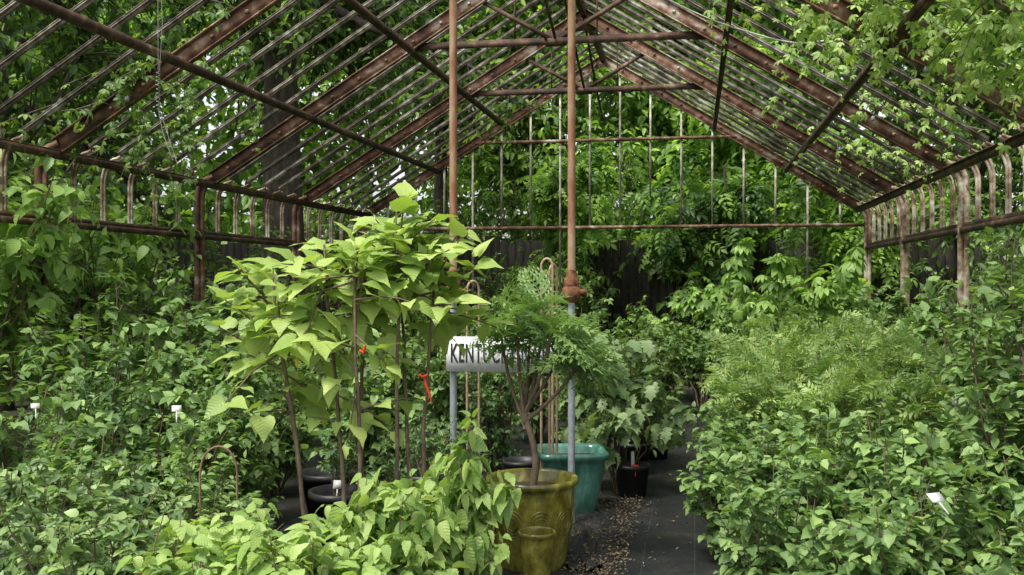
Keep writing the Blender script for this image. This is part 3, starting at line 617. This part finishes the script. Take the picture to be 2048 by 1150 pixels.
mb=shrub_mb(71,2.15,.45,26,12,9,[L_round,L_simple],.09,None,twl=.28,t0=.2,down=.2,sr=.009,dome=.2)
mb.obj('tall_dogwood_shrub',[M_vib,M_twig],None,True,(1.80,6.05,0))
mb=shrub_mb(72,1.95,.36,22,11,9,[L_round],.08,None,twl=.24,t0=.2,down=.2,sr=.009,dome=.2)
mb.obj('tall_dogwood_shrub',[M_vib,M_twig],None,True,(1.62,5.3,0))
mb=shrub_mb(81,2.35,1.0,14,8,4,[L_pal7],.24,None,twl=.35,t0=.4,down=.5,sr=.012,dome=.25,nn=.2)
mb.obj('buckeye_sapling',[M_pal,M_twig],None,True,(1.05,12.6,0))
mb=shrub_mb(82,1.9,.8,8,6,4,[L_pal7],.22,None,twl=.32,t0=.5,down=.5,sr=.01,dome=.25,nn=.2)
mb.obj('buckeye_sapling',[M_pal,M_twig],None,True,(.1,13.2,0))
def creeper(name,seed,n,xr,yr,mat,lsz=.075,sub=7,lv=5,zoff=.08,hang=.6):
    rng=np.random.default_rng(seed); mb=MB(); k=14; P=[]
    for i in range(n):
        x=rng.uniform(*xr);y=rng.uniform(*yr);dx=rng.normal()*.12;dy=rng.normal()*.12;pp=[]
        for j in range(k):
            z=roofz(x)+zoff+rng.normal()*.02
            if x>XR: z=ZE-(x-XR)*2.2
            pp.append((x,y,z)); dx+=rng.normal()*.05;dy+=rng.normal()*.05; dx=np.clip(dx,-.16,.16);dy=np.clip(dy,-.16,.16);x=min(x+dx,XR+.3);y+=dy
        P.append(pp)
    P=np.array(P); tube(mb,P,np.full((1,k),.004),4,1)
    T=spawn(rng,P,sub,0,1,.32,.8,.0,hang,5,wob=.04,taper=0); tube(mb,T,np.linspace(.003,.0015,5)[None],3,1)
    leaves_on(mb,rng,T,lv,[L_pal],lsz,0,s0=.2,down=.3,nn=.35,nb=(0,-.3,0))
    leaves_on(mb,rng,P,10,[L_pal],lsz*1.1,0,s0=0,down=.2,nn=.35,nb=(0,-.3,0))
    return mb.obj(name,[mat,M_twig])
creeper('virginia_creeper',501,42,(1.0,2.5),(4.9,7.8),M_vine,sub=8,lv=5,lsz=.09)
creeper('virginia_creeper',502,8,(1.7,2.5),(8,12),M_vine,sub=5,lv=4,lsz=.085)
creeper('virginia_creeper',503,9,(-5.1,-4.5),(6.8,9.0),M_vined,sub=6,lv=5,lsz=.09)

def arch(name,x,y,z0,w,h,r,mat,rz=0.3):
    mb=MB(); P=[(-w/2,0,-z0)]+[(-w/2*math.cos(q),0,h-w/2+ w/2*math.sin(q)*1.5) for q in np.linspace(0,PI,15)]+[(w/2,0,-z0)]
    tube(mb,P,[[r]*len(P)],8,0); o=mb.obj(name,[mat],None,True,(x,y,z0)); o.rotation_euler=(0,0,rz); return o
arch('cane_hoop',-1.02,6.9,.9,.08,.88,.009,M_cane,.0); arch('cane_hoop',-.99,7.0,.9,.08,.84,.009,M_cane,1.0)
arch('cane_hoop',-1.55,6.9,.9,.09,.72,.009,M_cane,.6); arch('steel_hoop',-1.95,3.85,.5,.15,.42,.0045,M_caned,.3)
def tag(name,x,y,z,w,h,mat,rz=0,tilt=.2,stake=True):
    e=empty(name,(x,y,z)); e.rotation_euler=(-tilt,0,rz); mb=MB(); box(mb,(0,0,0),(w,.0015,h)); mb.obj('card',[mat],e,False)
    if stake: mb=MB(); box(mb,(0,.002,-h/2-.03),(w*.12,.0015,.06)); mb.obj('stake',[mat],e,False)
for a in [('plant_tag',-1.70,5.36,.42,.045,.04,M_white,.2),('plant_tag',-1.58,5.4,.43,.05,.05,M_white,-.4,.6),('plant_tag',-2.5,4.5,1.02,.045,.035,M_white,.5,.7),('plant_tag',-3.2,4.4,1.03,.04,.03,M_white,.7,.8),('plant_tag',-2.08,5.6,.44,.05,.05,M_white,.1,.3),('plant_tag',-1.9,4.85,.4,.05,.05,M_white,.3,.3),
          ('plant_tag',-.46,7.53,.30,.025,.12,M_white,.2),('plant_tag',.95,4.22,.78,.07,.045,M_white,.6,.9),('plant_tag',-1.2,5.0,.5,.05,.04,M_white,.2,.4),
          ('plant_tag',-.44,7.5,.25,.05,.03,M_red,.2),('plant_tag',1.68,6.9,.86,.07,.06,M_white,.2,.3),('plant_tag',-1.72,2.9,.70,.02,.05,M_orange,.3),('plant_tag',-1.39,4.2,.72,.015,.10,M_yel,.2),('plant_tag',-1.79,4.3,1.28,.012,.06,M_yel,.4,.5),
          ('plant_tag',-2.3,4.9,.46,.05,.08,M_teal,.3,.3)]:
    tag(*a)
mb=MB(); tube(mb,[(0,0,0),(.015,-.02,-.04),(.035,-.03,-.08),(.045,-.03,-.12)],[[.005,.007,.006,.003]],6,0); tube(mb,[(-.02,-.01,.01),(0,-.02,0),(.02,-.01,.01)],[[.007]*3],6,0); mb.obj('red_ribbon',[M_red],None,True,(-1.24,4.48,1.20))
mb=MB(); tube(mb,[(-.02,-.01,.01),(0,-.02,0),(.0,-.01,.03)],[[.007]*3],6,0); mb.obj('red_ribbon',[M_red],None,True,(-1.43,4.2,1.33))
for x,y,z,r in [(-.78,3.0,.66,.04),(1.62,6.3,.9,.09)]:
    mb=MB(); lathe(mb,[(0,0),(r*.8,0),(r,r*2),(r*1.08,r*2.02),(r*1.05,r*2.15),(r*.9,r*2.15),(r*.8,r*.3)],(0,0,0),24); mb.obj('white_tub',[M_white],None,True,(x,y,z-.1))
pot_round('terracotta_pot',(1.62,3.7,.35),.16,.3,M_terra)

# ============================================================ LIGHT / CAMERA
w=bpy.data.worlds.new('World'); scene.world=w; w.use_nodes=True; nt=w.node_tree
bg=nt.nodes['Background']; sky=nt.nodes.new('ShaderNodeTexSky'); sky.sky_type='NISHITA'; sky.sun_disc=False
EL,AZ=math.radians(62),math.radians(215)
sky.sun_elevation=EL; sky.sun_rotation=AZ; sky.dust_density=3; sky.air_density=1.0
hs=nt.nodes.new('ShaderNodeHueSaturation'); hs.inputs['Saturation'].default_value=.22; hs.inputs['Value'].default_value=1.8
nt.links.new(sky.outputs[0],hs.inputs['Color']); nt.links.new(hs.outputs[0],bg.inputs[0]); bg.inputs[1].default_value=.15
sd=bpy.data.lights.new('sun','SUN'); sd.energy=4.6; sd.angle=math.radians(14); sd.color=(1,.965,.9)
so=bpy.data.objects.new('sun',sd); COL.objects.link(so)
dv=Vector((math.sin(AZ)*math.cos(EL),math.cos(AZ)*math.cos(EL),math.sin(EL)))
so.rotation_euler=dv.to_track_quat('Z','Y').to_euler()
cd=bpy.data.cameras.new('camera'); cam=bpy.data.objects.new('camera',cd); COL.objects.link(cam)
cd.lens=35; cd.sensor_width=36; cd.clip_end=600; cd.clip_start=.05
cam.location=(0,0,1.65); cam.rotation_euler=(math.radians(89.57),0,math.radians(10.42))
scene.camera=cam
scene.view_settings.view_transform='Standard'; scene.view_settings.look='None'; scene.view_settings.exposure=0
